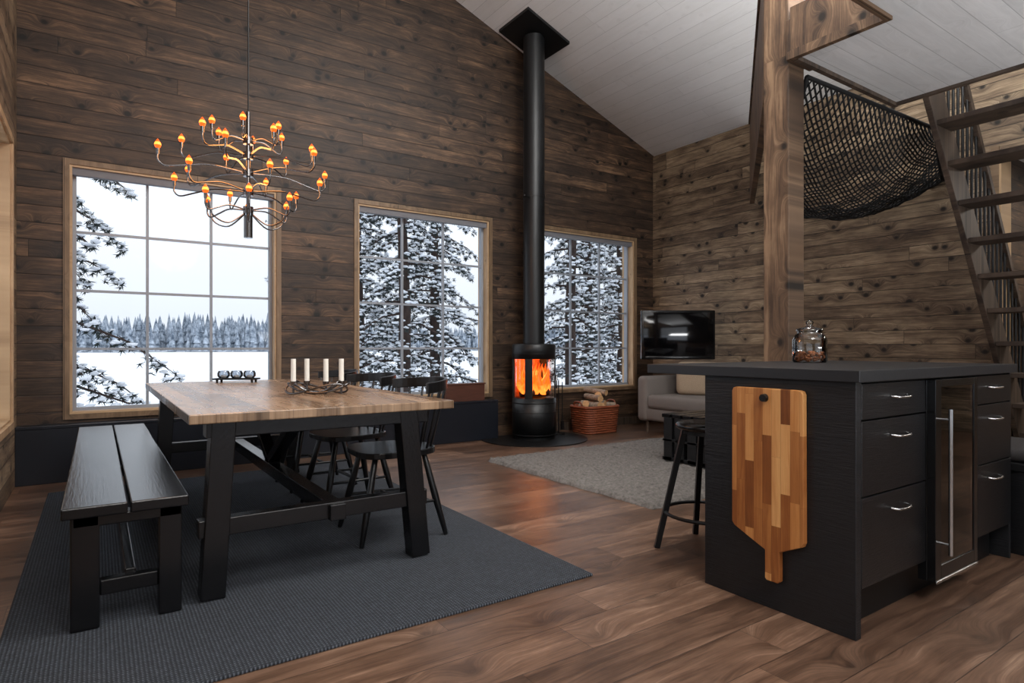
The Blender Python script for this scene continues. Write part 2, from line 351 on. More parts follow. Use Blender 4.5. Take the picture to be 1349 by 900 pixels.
def window(name,x0,x1,roller=True):
    b=B(); y=YN; w=0.04
    b.box(x0,x0+w,y-0.014,y,ZB,ZT,M_casing); b.box(x1-w,x1,y-0.014,y,ZB,ZT,M_casing)
    b.box(x0+w,x1-w,y-0.014,y,ZT-w,ZT,M_casing); b.box(x0+w,x1-w,y-0.020,y,ZB,ZB+w,M_casing)
    a0,a1,b0,b1=x0+T,x1-T,ZB+T,ZT-T
    k=0.020
    b.box(a0,a0+k,y,y+0.2,b0,b1,M_trim); b.box(a1-k,a1,y,y+0.2,b0,b1,M_trim); b.box(a0+k,a1-k,y,y+0.2,b1-k,b1,M_trim); b.box(a0+k,a1-k,y,y+0.2,b0,b0+k,M_trim)
    a0+=k;a1-=k;b0+=k;b1-=k; s=0.024
    ya,yb=y+0.09,y+0.14
    b.box(a0,a0+s,ya,yb,b0,b1,M_white); b.box(a1-s,a1,ya,yb,b0,b1,M_white); b.box(a0+s,a1-s,ya,yb,b0,b0+s,M_white); b.box(a0+s,a1-s,ya,yb,b1-s,b1,M_white)
    gx0,gx1,gz0,gz1=a0+s,a1-s,b0+s,b1-s
    for i in (1,2):
        x=gx0+(gx1-gx0)*i/3; b.box(x-0.010,x+0.010,ya+0.012,yb-0.012,gz0,gz1,M_white)
    for i in (1,2,3):
        z=gz0+(gz1-gz0)*i/4; b.box(gx0,gx1,ya+0.015,yb-0.015,z-0.010,z+0.010,M_white)
    b.box(gx0,gx1,(ya+yb)/2-0.002,(ya+yb)/2+0.002,gz0,gz1,M_glass)
    if roller: b.box(a0,a1,y+0.02,y+0.075,b1-0.055,b1,M_blind)
    return b.obj(name)
for i,(a,c) in enumerate(WINS): window('window_%d'%(i+1),a,c)
b=B(); y0,y1=LW; x=XL
b.box(x,x+0.016,y0,y0+0.045,ZB,ZT,M_trim);b.box(x,x+0.016,y1-0.045,y1,ZB,ZT,M_trim);b.box(x,x+0.016,y0+0.045,y1-0.045,ZT-0.045,ZT,M_trim);b.box(x,x+0.022,y0+0.045,y1-0.045,ZB,ZB+0.045,M_trim)
k=0.022;a0,a1,b0,b1=y0+T,y1-T,ZB+T,ZT-T
b.box(x-0.2,x,a0,a0+k,b0,b1,M_trim);b.box(x-0.2,x,a1-k,a1,b0,b1,M_trim);b.box(x-0.2,x,a0+k,a1-k,b1-k,b1,M_trim);b.box(x-0.2,x,a0+k,a1-k,b0,b0+k,M_trim)
a0+=k;a1-=k;b0+=k;b1-=k
for i in range(5):
    yy=a0+0.015+(a1-a0-0.03)*i/4; b.box(x-0.15,x-0.1,yy-0.014,yy+0.014,b0,b1,M_white)
for i in range(5):
    zz=b0+0.015+(b1-b0-0.03)*i/4; b.box(x-0.145,x-0.105,a0,a1,zz-0.012,zz+0.012,M_white)
b.box(x-0.127,x-0.123,a0,a1,b0,b1,M_glass); b.obj('window_4')
b=B(); b.box(XL,3.62,YN-0.12,YN,0.0,0.42,M_plinth); b.box(XL,3.62,YN-0.125,YN,0.40,0.425,M_plinth); b.obj('baseboard_north',bevel=0.004)
b=B(); b.box(XR-0.018,XR,1.96,YN,0,0.09,M_stair); b.obj('baseboard_east')
b=B(); b.box(4.5,XR-0.018,YN-0.018,YN,0,0.09,M_stair); b.obj('baseboard_north_short')

# ---------------------------------------------------------------- loft, post, net, stairs
ZC=2.70
b=B(); b.prism([(3.38,2.0),(4.59,2.0),(4.59,YS),(2.3,YS),(2.3,1.49),(3.38,1.49)],'z',ZC,ZC+0.22,M_loft)
b.box(3.345,3.38,1.49,2.03,ZC-0.02,ZC+0.28,M_post); b.box(3.38,4.62,2.0,2.03,ZC-0.025,ZC+0.28,M_stair); b.box(4.59,4.62,YS,2.0,ZC-0.02,ZC+0.28,M_stair)
b.box(2.3,3.345,1.49,1.52,ZC-0.02,ZC+0.28,M_post); b.box(2.27,2.3,YS,1.52,ZC-0.02,ZC+0.28,M_post)
b.obj('ceiling_loft')
b=B(); b.box(3.38,3.545,2.06,2.225,0,zr(3.38)-0.06,M_post); b.box(3.35,3.60,2.03,2.06,ZC-0.02,ZC+0.22,M_post); b.obj('timber_post',bevel=0.006)
b=B(); b.beam((3.56,2.31,3.06),(6.10,4.155,3.06),0.05,0.90,M_post); b.beam((3.56,2.31,3.52),(6.08,4.14,3.52),0.08,0.04,M_post); b.obj('loft_balustrade')
A,Bc,Cc,Dd=Vector((3.61,2.08,2.66)),Vector((5.34,2.05,2.68)),Vector((6.14,2.28,2.48)),Vector((6.14,4.06,2.56))
nb=B(); N=26
def npt(u,v):
    near=A.lerp(Bc,u); far=Dd.lerp(Cc,u); p=near.lerp(far,v)
    p=p.copy(); p.z-=0.30*(4*v*(1-v))**0.7*(0.40+0.60*4*u*(1-u)); p.z-=0.16*v*math.sin(math.pi*u)
    p.z+=0.016*math.sin(u*31)*math.sin(v*27); return p
def strand(pts): nb.tube(pts,0.0068,M_net,n=4)
for k in range(-N+1,N):
    for sg in (1,-1):
        pts=[]
        for i in range(N+1):
            j=i+k if sg==1 else (N-i)+k
            if 0<=j<=N: pts.append(npt(i/N,j/N))
        if len(pts)>1: strand(pts)
for e in range(4):
    pts=[npt(*((i/N,0),(1,i/N),(i/N,1),(0,i/N))[e]) for i in range(N+1)]; nb.tube(pts,0.014,M_net,n=6)
nb.obj('loft_hammock_net')
b=B(); SL=1.436
def xs_(z): return 4.70+(2.7-z)/SL
for (ya,yb) in ((1.84,1.88),(0.90,0.94)):
    b.prism([(xs_(2.86),2.86),(xs_(0.0),0.0),(xs_(0.0)+0.30,0.0),(xs_(2.86)+0.30,2.86)],'y',ya,yb,M_stair)
for k in range(10):
    z=2.576-0.2555*k
    if z<0.1: break
    xm=xs_(z)+0.155; b.box(xm-0.12,xm+0.12,0.94,1.84,z-0.036,z,M_stair)
for k in range(22):
    z=2.68-0.12*k
    if z<0.1: break
    x=xs_(z)+0.18
    b.cyl((x,1.86,z-0.05),(x,1.86,min(z+0.92,3.5)),0.010,0.010,M_iron,8)
b.beam((xs_(2.58)+0.18,1.86,3.50),(xs_(0.25)+0.18,1.86,1.17),0.045,0.05,M_stair)
b.obj('open_staircase',bevel=0.004)

# ---------------------------------------------------------------- kitchen island
b=B(); z1=0.88
b.box(2.13,2.165,1.054,1.676,0,z1,M_isl)
b.box(2.165,3.567,1.085,1.66,0.165,z1,M_islf); b.box(2.165,3.54,1.13,1.64,0.0,0.165,M_iron)
b.box(2.165,3.567,1.66,1.676,0.0,z1,M_isl)
b.box(3.567,3.585,1.06,1.676,0.0,z1,M_isl)
rows=[(0.168,0.477),(0.483,0.742),(0.748,0.872)]
for (xa,xb) in ((2.168,2.662),(3.078,3.564)):
    for (za,zb) in rows:
        b.box(xa,xb,1.054,1.085,za,zb,M_islf)
        zc=zb-(0.05 if zb-za<0.2 else 0.06); xc=(xa+xb)/2+0.02
        b.tube(spline([(xc-0.06,1.054,zc),(xc-0.048,1.032,zc-0.003),(xc,1.027,zc-0.005),(xc+0.048,1.032,zc-0.003),(xc+0.06,1.054,zc)],4),0.0045,M_steel,8)
xa,xb=2.668,3.072
b.box(xa,xb,1.052,1.085,0.09,0.872,M_gloss)
fy0,fy1=1.022,1.052
b.box(xa+0.05,xb-0.035,1.046,1.0525,0.15,0.845,M_wine)
b.box(xa,xa+0.05,fy0,fy1,0.09,0.872,M_gloss); b.box(xb-0.035,xb,fy0,fy1,0.09,0.872,M_gloss)
b.box(xa+0.05,xb-0.035,fy0,fy1,0.845,0.872,M_gloss); b.box(xa+0.05,xb-0.035,fy0,fy1,0.09,0.15,M_gloss)
b.box(xa+0.05,xb-0.035,1.026,1.032,0.15,0.845,M_fglass)
b.box(xa,xb,1.018,1.022,0.086,0.096,M_steel)
for k in range(6): b.box(xa+0.05,xb-0.035,1.036,1.046,0.22+0.1*k,0.232+0.1*k,M_stair)
b.cyl((xa+0.035,0.985,0.20),(xa+0.035,0.985,0.76),0.008,0.008,M_steel,12)
for zz in (0.24,0.72): b.cyl((xa+0.035,0.985,zz),(xa+0.035,1.022,zz),0.005,0.005,M_steel,8)
b.box(2.105,3.57,1.03,1.98,z1,0.92,M_slab)
b.obj('kitchen_island',bevel=0.002)
b=B(); poly=[(1.245,0.842),(1.232,0.838),(1.226,0.826),(1.224,0.29),(1.230,0.275),(1.319,0.232),(1.319,0.122),(1.326,0.115),(1.371,0.115),(1.378,0.122),(1.378,0.228),(1.512,0.290),(1.523,0.305),(1.523,0.826),(1.517,0.838),(1.504,0.842)]
b.prism(poly,'x',2.102,2.128,M_board); ob=b.obj('cutting_board',bevel=0.003)
b=B(); b.cyl((2.102,1.378,0.806),(2.086,1.378,0.806),0.016,0.014,M_iron,16); b.obj('wall_hook')
b=B(); jx,jy=3.01,1.72
b.lathe([(0.076,0.0),(0.082,0.01),(0.082,0.115),(0.07,0.14),(0.058,0.150),(0.060,0.160)],(jx,jy,0.92),M_jar,32)
b.lathe([(0.064,0.160),(0.064,0.172),(0.02,0.182),(0.012,0.19),(0.019,0.20),(0.019,0.208),(0.008,0.215)],(jx,jy,0.92),M_jar,24)
for i in range(70):
    a=random.uniform(0,6.28); r=0.066*math.sqrt(random.random()); b.blob((jx+r*math.cos(a),jy+r*math.sin(a),0.93+random.uniform(0,0.045)),random.uniform(0.008,0.013),M_nuts,(1,0.8,0.8),0.1)
b.obj('glass_storage_jar')
b=B(); c=Vector((2.50,1.955,0))
b.lathe([(0.13,0.59),(0.15,0.60),(0.15,0.615),(0.14,0.625),(0.0,0.62)],c,M_blk,32)
for i in range(4):
    a=math.radians(-38+90*i+180); dx,dy=math.cos(a),math.sin(a)
    b.beam(c+Vector((dx*0.11,dy*0.11,0.59)),c+Vector((dx*0.245,dy*0.245,0.0)),0.026,0.026,M_iron,(dx,dy,0))
b.tube([c+Vector((0.205*math.cos(t*math.pi/16),0.205*math.sin(t*math.pi/16),0.18)) for t in range(32)],0.009,M_iron,8,closed=True)
b.cyl(c+Vector((0,0,0.57)),c+Vector((0,0,0.60)),0.12,0.12,M_iron,20)
b.obj('bar_stool')
b=B(); b.box(3.66,4.25,0.95,1.55,0,0.40,M_islf); b.box(3.65,4.26,0.94,1.56,0.40,0.44,M_iron); b.rbox(3.68,4.23,0.97,1.53,0.44,0.50,M_darkpad,0.025); b.obj('storage_bench',bevel=0.004)

# ---------------------------------------------------------------- dining area
b=B(); b.box(-0.27,1.79,2.0,5.18,0.0,0.012,M_rug); b.obj('dining_rug',bevel=0.004)
RZ=0.0125
b=B(); X0,X1,Y0,Y1=0.285,1.41,2.56,5.0
b.box(X0,X1,Y0,Y1,0.707,0.745,M_table)
for yc in (2.655,4.90):
    b.beam((0.375,yc,RZ+0.003),(0.415,yc,0.707),0.09,0.085,M_blk,(0,1,0)); b.beam((1.265,yc,RZ+0.004),(1.20,yc,0.707),0.09,0.085,M_blk,(0,1,0))
    b.box(0.325,1.30,yc-0.03,yc+0.03,0.255,0.325,M_blk); b.box(0.35,1.30,yc-0.04,yc+0.04,0.645,0.707,M_blk)
b.box(0.83,0.90,2.60,4.96,0.25,0.32,M_blk)
b.box(0.835,0.895,2.68,4.87,0.665,0.707,M_blk)
b.beam((0.865,3.85,0.30),(0.865,3.12,0.69),0.05,0.065,M_blk,(1,0,0)); b.beam((0.865,3.75,0.30),(0.865,4.48,0.69),0.05,0.065,M_blk,(1,0,0))
b.obj('dining_table',bevel=0.004)
b=B(); Y0,Y1=2.555,5.12
b.box(-0.10,0.093,Y0,Y1,0.41,0.45,M_blk); b.box(0.101,0.285,Y0,Y1,0.41,0.45,M_blk)
for yc in (2.62,5.05):
    b.box(-0.075,0.01,yc-0.035,yc+0.035,RZ,0.41,M_blk); b.box(0.19,0.265,yc-0.035,yc+0.035,RZ,0.41,M_blk)
    b.box(0.01,0.19,yc-0.022,yc+0.022,0.12,0.175,M_blk); b.box(-0.07,0.265,yc-0.035,yc+0.035,0.37,0.41,M_blk)
b.box(0.085,0.12,2.62,5.05,0.125,0.195,M_blk)
b.obj('dining_bench',bevel=0.005)
b=B(); poly=[]
for i in range(40):
    t=2*math.pi*i/40; cx=math.copysign(abs(math.cos(t))**0.6,math.cos(t)); cy=math.copysign(abs(math.sin(t))**0.6,math.sin(t))
    poly.append((cx*0.215,cy*(0.205-0.02*cx)))
b.prism(poly,'z',0.425,0.455,M_chair)
for sx in (-1,1):
    for sy in (-1,1):
        b.tube([(sx*0.13,sy*0.13,0.43),(sx*0.18,sy*0.17,0.2),(sx*0.225,sy*0.205,0.002)],[0.014,0.019,0.012],M_chair,10)
b.tube([(-0.185,-0.175,0.18),(0.185,-0.175,0.18)],0.008,M_chair,8);b.tube([(-0.185,0.175,0.18),(0.185,0.175,0.18)],0.008,M_chair,8);b.tube([(0,-0.175,0.18),(0,0.175,0.18)],0.009,M_chair,8)
def arc(t,z,k):
    a=t*math.radians(74); return Vector((0.02+k*0.27*math.cos(a),k*0.27*math.sin(a),z))
b.ribbon([arc(-1+i/12,0.775+0.02*(1-abs(-1+i/12)),1.0) for i in range(25)],0.018,0.055,M_chair)
for i in range(9):
    t=-0.94+i*0.235; p=arc(t,0.44,0.70); 
    b.tube([p,arc(t,0.76,0.995)],0.0065,M_chair,8)
ch=b.obj('dining_chair',loc=(1.31,3.07,RZ),bevel=0.004,local=True); ch.rotation_euler=(0,0,math.radians(-4))
inst(ch,(1.31,3.75,RZ),math.radians(3)); inst(ch,(1.31,4.44,RZ),0)
TZ=0.745; b=B(); c=Vector((0.99,3.32,TZ))
for ph,am in ((0,1),(math.pi/2,-1)):
    pts=[]
    for i in range(48):
        t=2*math.pi*i/48; ex=0.165*math.cos(t); ey=0.07*math.sin(t)*am+0.02*am
        pts.append(c+Vector((ex*0.83-ey*0.55,-ex*0.55-ey*0.83,0.032+0.025*math.sin(2*t+ph))))
    b.tube(pts,0.0055,M_dchrome,8,closed=True)
pts=[]
for i in range(40):
    t=2*math.pi*i/40; ex=0.12*math.cos(t); ey=0.045*math.sin(2*t); pts.append(c+Vector((ex*0.83-ey*0.55,-ex*0.55-ey*0.83,0.04+0.03*math.cos(t*2))))
b.tube(pts,0.0055,M_dchrome,8,closed=True)
for k,(u,v) in enumerate(((-0.125,0.02),(-0.065,-0.02),(0.05,0.02),(0.125,-0.01))):
    p=c+Vector((u*0.83-v*0.55,-u*0.55-v*0.83,0)); b.cyl(p+Vector((0,0,0.0)),p+Vector((0,0,0.05)),0.006,0.006,M_dchrome,10)
    b.cyl(p+Vector((0,0,0.05)),p+Vector((0,0,0.07)),0.015,0.018,M_dchrome,16); b.cyl(p+Vector((0,0,0.06)),p+Vector((0,0,0.19)),0.0135,0.013,M_candle,16)
b.obj('candle_holder')
b=B(); c=Vector((0.83,4.72,TZ)); R=Matrix.Rotation(math.radians(-30),3,'Z')
b.rbox(c.x-0.15,c.x+0.15,c.y-0.055,c.y+0.055,TZ+0.02,TZ+0.032,M_iron,0.004,2,R)
for u in (-0.12,0.12):
    for v in (-0.04,0.04):
        p=c+R@Vector((u,v,0)); b.cyl(p,p+Vector((0,0,0.022)),0.007,0.009,M_iron,10)
for u in (-0.09,0.0,0.09):
    p=c+R@Vector((u,0,0.032)); b.lathe([(0.028,0),(0.042,0.014),(0.042,0.035),(0.034,0.052)],p,M_dglass,20); b.cyl(p+Vector((0,0,0.002)),p+Vector((0,0,0.02)),0.019,0.019,M_candle,12)
b.obj('tealight_tray')
# chandelier
b=B(); cx,cy=0.727,3.78
zc=zr(cx)
b.cyl((cx,cy,2.33),(cx,cy,zc),0.004,0.004,M_iron,8); b.cyl((cx,cy,zc-0.05),(cx,cy,zc-0.005),0.05,0.06,M_iron,20)
b.cyl((cx,cy,1.74),(cx,cy,2.36),0.011,0.011,M_dchrome,12); b.cyl((cx,cy,1.63),(cx,cy,1.76),0.024,0.024,M_dchrome,16)
for ti,(zb,r,ph) in enumerate(((2.25,0.20,0.2),(2.165,0.35,0.7),(2.065,0.46,0.1),(1.955,0.40,0.6),(1.85,0.25,0.35))):
    zh=zb-0.06; b.cyl((cx,cy,zh-0.02),(cx,cy,zh+0.02),0.028,0.028,M_dchrome,16)
    for i in range(6):
        a=ph+math.pi/3*i; e=Vector((math.cos(a),math.sin(a),0)); h=Vector((cx,cy,0))
        pts=spline([h+e*0.015+Vector((0,0,zh)),h+e*(r*0.45)+Vector((0,0,zh+0.01)),h+e*(r*0.72)+Vector((0,0,zh-0.015)),h+e*(r*0.92)+Vector((0,0,zh-0.035)),h+e*r+Vector((0,0,zh-0.01)),h+e*r+Vector((0,0,zb-0.035))],5)
        b.tube(pts,0.0046,M_dchrome,6); p=h+e*r+Vector((0,0,zb))
        b.cyl(p+Vector((0,0,-0.04)),p+Vector((0,0,-0.010)),0.008,0.009,M_dchrome,10)
        q=0.98
        b.lathe([(0.007*q,-0.012*q),(0.0145*q,-0.003*q),(0.017*q,0.006*q)],p,M_orange,12); b.lathe([(0.017*q,0.006*q),(0.0165*q,0.014*q),(0.013*q,0.022*q)],p,M_core,12); b.lathe([(0.013*q,0.022*q),(0.006*q,0.034*q),(0.0001,0.042*q)],p,M_orange,12)
for i in range(6):
    a=0.35+math.pi/3*i; e=Vector((math.cos(a),math.sin(a),0)); h=Vector((cx,cy,0))
    b.tube(spline([h+e*0.02+Vector((0,0,1.77)),h+e*0.12+Vector((0,0,1.70)),h+e*0.21+Vector((0,0,1.73)),h+e*0.235+Vector((0,0,1.81))],5),0.0042,M_dchrome,6)
b.obj('chandelier')
b=B(); b.box(2.98,3.45,5.585,5.675,0.425,0.60,M_chest); b.box(2.97,3.46,5.578,5.678,0.60,0.615,M_chest); b.obj('wooden_box',bevel=0.004)

# ---------------------------------------------------------------- stove
sx,sy,R=3.94,5.36,0.238
b=B(); b.cyl((sx,sy,0),(sx,sy,0.010),0.58,0.58,M_iron,64); b.obj('stove_floor_plate')
b=B(); n=72; FZ0,FZ1=0.45,0.87
def ang(i): return 2*math.pi*i/n
def isopen(a):
    d=(math.degrees(a)-270+180)%360-180
    return abs(d)<42 or 60<abs(d)<103
def shell(z0,z1,r,mat,openings=False):
    for i in range(n):
        a,c=ang(i),ang(i+1)
        if openings and isopen((a+c)/2): continue
        pts=[(sx+r*math.cos(a),sy+r*math.sin(a)),(sx+r*math.cos(c),sy+r*math.sin(c)),(sx+(r-0.012)*math.cos(c),sy+(r-0.012)*math.sin(c)),(sx+(r-0.012)*math.cos(a),sy+(r-0.012)*math.sin(a))]
        b.prism(pts,'z',z0,z1,mat)
b.lathe([(R-0.01,0.0105),(R-0.01,0.05),(R,0.05),(R,FZ0),(0.05,FZ0)],(sx,sy,0),M_flue,72)
shell(FZ0,FZ1,R,M_flue,True)
b.lathe([(0.05,FZ1),(R,FZ1),(R,1.02),(R-0.012,1.032),(0.1,1.034)],(sx,sy,0),M_flue,72)
for i in range(n):
    a,c=ang(i),ang(i+1)
    if isopen((a+c)/2):
        r=R-0.009
        b.add([(sx+r*math.cos(a),sy+r*math.sin(a),FZ0),(sx+r*math.cos(c),sy+r*math.sin(c),FZ0),(sx+r*math.cos(c),sy+r*math.sin(c),FZ1),(sx+r*math.cos(a),sy+r*math.sin(a),FZ1)],[(0,1,2,3)],M_sglass,True)
for z in (0.40,0.30,0.925,0.06): b.tube([(sx+(R+0.001)*math.cos(ang(i)),sy+(R+0.001)*math.sin(ang(i)),z) for i in range(n)],0.0035,M_iron,6,closed=True)
b.tube([(sx+R*math.cos(math.radians(-42)),sy+R*math.sin(math.radians(-42))-0.015,z) for z in (0.55,0.62,0.70)],0.008,M_steel,8)
for i in range(9):
    a=math.radians(36+i*12); c=math.radians(36+(i+1)*12); r=R-0.03
    b.add([(sx+r*math.cos(a),sy+r*math.sin(a),FZ0),(sx+r*math.cos(c),sy+r*math.sin(c),FZ0),(sx+r*math.cos(c),sy+r*math.sin(c),FZ1),(sx+r*math.cos(a),sy+r*math.sin(a),FZ1)],[(0,1,2,3)],M_firebrick)
b.cyl((sx-0.14,sy-0.05,0.50),(sx+0.13,sy-0.08,0.51),0.04,0.038,M_char,12); b.cyl((sx-0.12,sy+0.08,0.49),(sx+0.13,sy+0.04,0.50),0.04,0.035,M_char,12); b.cyl((sx-0.1,sy-0.02,0.56),(sx+0.11,sy+0.06,0.58),0.035,0.03,M_char,12)
for i in range(16):
    a=i*2.4; rr=0.03+0.13*math.sqrt((i+0.5)/16); fx,fy=sx+rr*math.cos(a),sy+rr*math.sin(a); H=random.uniform(0.24,0.36); w=random.uniform(0.035,0.06); 
    vs=[];k=12;m=10
    for j in range(m+1):
        s=j/m; r=w*math.sin(math.pi*min(1,(s*0.93+0.07))**0.65)*(1-s*0.35)+0.001; ox=0.03*math.sin(s*5+i); oy=0.02*math.sin(s*4+i*2)
        for q in range(k): th=2*math.pi*q/k; vs.append((fx+ox+r*math.cos(th),fy+oy+r*math.sin(th),0.49+H*s))
    b.add(vs,[(j*k+q,j*k+(q+1)%k,(j+1)*k+(q+1)%k,(j+1)*k+q) for j in range(m) for q in range(k)],M_flame,True)
zf=zr(sx)
b.cyl((sx,sy,1.03),(sx,sy,zf-0.03),0.116,0.116,M_flue,48)
for z in (1.05,2.62): b.cyl((sx,sy,z),(sx,sy,z+0.03),0.121,0.121,M_flue,48)
b.cyl((sx-0.10,sy-0.06,2.60),(sx-0.20,sy-0.10,2.60),0.007,0.007,M_iron,8); b.sphere((sx-0.2,sy-0.1,2.6),0.016,M_iron,8)
q=0.275
vs=[]
for dz in (-0.03,-0.002):
    for (a,c) in ((-q,-q),(q,-q),(q,q),(-q,q)): vs.append((sx+a,sy+c,zf-0.3725*a+dz))
b.add(vs,[(0,3,2,1),(4,5,6,7),(0,1,5,4),(1,2,6,5),(2,3,7,6),(3,0,4,7)],M_flue)
b.obj('wood_stove')
b=B(); tx,ty=4.33,5.42
b.cyl((tx,ty,0.01),(tx,ty,0.025),0.075,0.075,M_iron,24); b.cyl((tx,ty,0.01),(tx,ty,0.62),0.007,0.007,M_iron,8); b.cyl((tx-0.06,ty,0.56),(tx+0.06,ty,0.56),0.005,0.005,M_iron,8)
for dx in (-0.055,0.055): b.cyl((tx+dx,ty,0.10),(tx+dx,ty,0.60),0.006,0.006,M_iron,8); b.box(tx+dx-0.022,tx+dx+0.022,ty-0.006,ty+0.006,0.06,0.16,M_iron)
b.obj('fireplace_tool_set')
b=B(); bx,by=4.83,5.37; hw,hd=0.25,0.17
def ring(hw,hd,z,ph,amp=0.006,n=72):
    pts=[]
    for i in range(n):
        t=2*math.pi*i/n; cx_=math.copysign(abs(math.cos(t))**0.35,math.cos(t)); cy_=math.copysign(abs(math.sin(t))**0.35,math.sin(t))
        k=1+amp*3*(1 if (i+ph)%2 else -1); pts.append((bx+hw*cx_*k,by+hd*cy_*k,z))
    return pts
for k in range(11):
    f=0.9+0.1*k/10; b.tube(ring(hw*f,hd*f,0.015+0.026*k,k),0.014,M_wicker,6,closed=True)
b.tube(ring(hw*1.02,hd*1.02,0.305,0,0),0.018,M_wicker,8,closed=True)
b.box(bx-hw*0.85,bx+hw*0.85,by-hd*0.85,by+hd*0.85,0.0,0.02,M_wicker)
for s in (-1,1): b.tube(spline([(bx+s*hw,by-0.07,0.30),(bx+s*hw*1.05,by-0.05,0.36),(bx+s*hw*1.05,by+0.05,0.36),(bx+s*hw,by+0.07,0.30)],5),0.010,M_wicker,6)
b.obj('wicker_log_basket')
b=B(); random.seed(3)
for (dx,dy,z,a,r) in ((-.12,-.08,.07,.1,.06),(.0,-.08,.07,-.1,.055),(.12,-.07,.075,.05,.06),(-.07,.06,.07,.1,.06),(.08,.07,.07,0,.06),(-.12,-.05,.19,.3,.055),(.01,-.06,.19,-.2,.06),(.13,-.04,.20,.1,.05),(-.05,.07,.20,.1,.06),(.08,.08,.2,.1,.05),(-.08,-.04,.31,.5,.05),(.06,-.03,.32,-.3,.045),(.0,.06,.33,.9,.045),(.14,.03,.31,1.2,.04),(-.03,-.02,.41,.2,.04),(.07,.03,.42,-.5,.042),(-.14,.02,.33,-.4,.04),(.02,.02,.48,.7,.035)):
    if z>0.25: L=0.15; dirv=Vector((math.cos(a+1.2)*0.8,math.sin(a+1.2)*1.0,random.uniform(-.15,.15)))
    else: L=0.12; dirv=Vector((math.sin(a)*0.3,1,0))
    p=Vector((bx+dx,by+dy*0.4,z)); dirv.normalize(); b.cyl(p-dirv*L,p+dirv*L,r,r*0.93,M_bark,7,M_logend)
b.obj('firewood_pile')

# ---------------------------------------------------------------- lounge
b=B(); gx,gy=110,100; vs=[]; x0,x1,y0,y1=2.82,5.05,2.60,4.53; random.seed(5)
for j in range(gy+1):
    for i in range(gx+1):
        ed=(i in(0,gx) or j in (0,gy)); vs.append((x0+(x1-x0)*i/gx+random.uniform(-.008,.008),y0+(y1-y0)*j/gy+random.uniform(-.008,.008),0.001 if ed else 0.018+random.uniform(0,0.018)))
b.add(vs,[(j*(gx+1)+i,j*(gx+1)+i+1,(j+1)*(gx+1)+i+1,(j+1)*(gx+1)+i) for j in range(gy) for i in range(gx)],M_shag,True)
b.obj('shag_rug')
b=B(); 
for i in range(7): 
    y=2.85+i*0.11; b.box(4.0,4.75,y,y+0.085,0.40,0.43,M_blk)
for xx in (4.0,4.70):
    for i in range(6): y=2.86+i*0.125; b.box(xx,xx+0.03,y,y+0.09,0.036,0.40,M_islf)
for yy in (2.85,3.57):
    for i in range(6): x=4.03+i*0.12; b.box(x,x+0.085,yy,yy+0.025,0.036,0.40,M_islf)
b.box(4.0,4.73,2.86,3.59,0.04,0.07,M_islf); b.box(4.0,4.73,2.86,3.59,0.2,0.22,M_islf); b.obj('slatted_coffee_table',bevel=0.003)
b=B(); sxa,sxb,sya,syb=5.22,6.08,2.95,5.08
b.rbox(sxa+0.02,sxb,sya+0.05,syb-0.05,0.15,0.30,M_sofa,0.03)
for k in range(2):
    w=(syb-sya-0.30)/2; y=sya+0.15+k*w; b.rbox(sxa,sxb-0.22,y+0.004,y+w-0.004,0.29,0.45,M_sofa,0.045,4)
    b.rbox(sxb-0.27,sxb-0.08,y+0.004,y+w-0.004,0.42,0.78,M_sofa,0.06,4)
b.rbox(sxb-0.13,sxb,sya+0.02,syb-0.02,0.15,0.74,M_sofa,0.04)
for (y,yy) in ((sya,sya+0.15),(syb-0.15,syb)): b.rbox(sxa+0.0,sxb,y,yy,0.14,0.66,M_sofa,0.05,4)
for x in (sxa+0.08,sxb-0.08):
    for y in (sya+0.1,syb-0.1): b.cyl((x,y,0),(x,y,0.16),0.012,0.02,M_stair,12)
b.obj('sofa')
b=B(); b.rbox(-0.24,0.24,-0.07,0.07,-0.19,0.19,M_beige,0.065,5); ob=b.obj('sofa_cushion',loc=(0,0,0)); ob.location=(5.66,4.55,0.64); ob.rotation_euler=(0,0,math.radians(-62))
b=B(); c=Vector((5.53,4.72,1.135)); Rz=Matrix.Rotation(math.radians(-34-0),3,'Z')
def rb(x0,x1,y0,y1,z0,z1,mat,r=0.006):
    m=Rz@Vector(((x0+x1)/2,(y0+y1)/2,(z0+z1)/2)); w=((x1-x0)/2,(y1-y0)/2,(z1-z0)/2); cc=c+m
    b.rbox(cc.x-w[0],cc.x+w[0],cc.y-w[1],cc.y+w[1],cc.z-w[2],cc.z+w[2],mat,r,2,Rz)
rb(-0.425,0.425,0.0,0.05,-0.28,0.285,M_gloss,0.01); rb(-0.40,0.40,-0.004,0.0005,-0.235,0.26,M_screen,0.0008); rb(-0.2,0.2,0.05,0.09,-0.15,0.15,M_gloss,0.01)
rb(-0.38,0.38,-0.003,0.002,-0.272,-0.245,M_gloss,0.001)
p=c+Rz@Vector((0,0.09,0)); b.beam(p,(6.14,4.95,1.135),0.03,0.05,M_iron); b.box(6.13,6.17,4.87,5.03,1.03,1.24,M_iron)
b.obj('television')

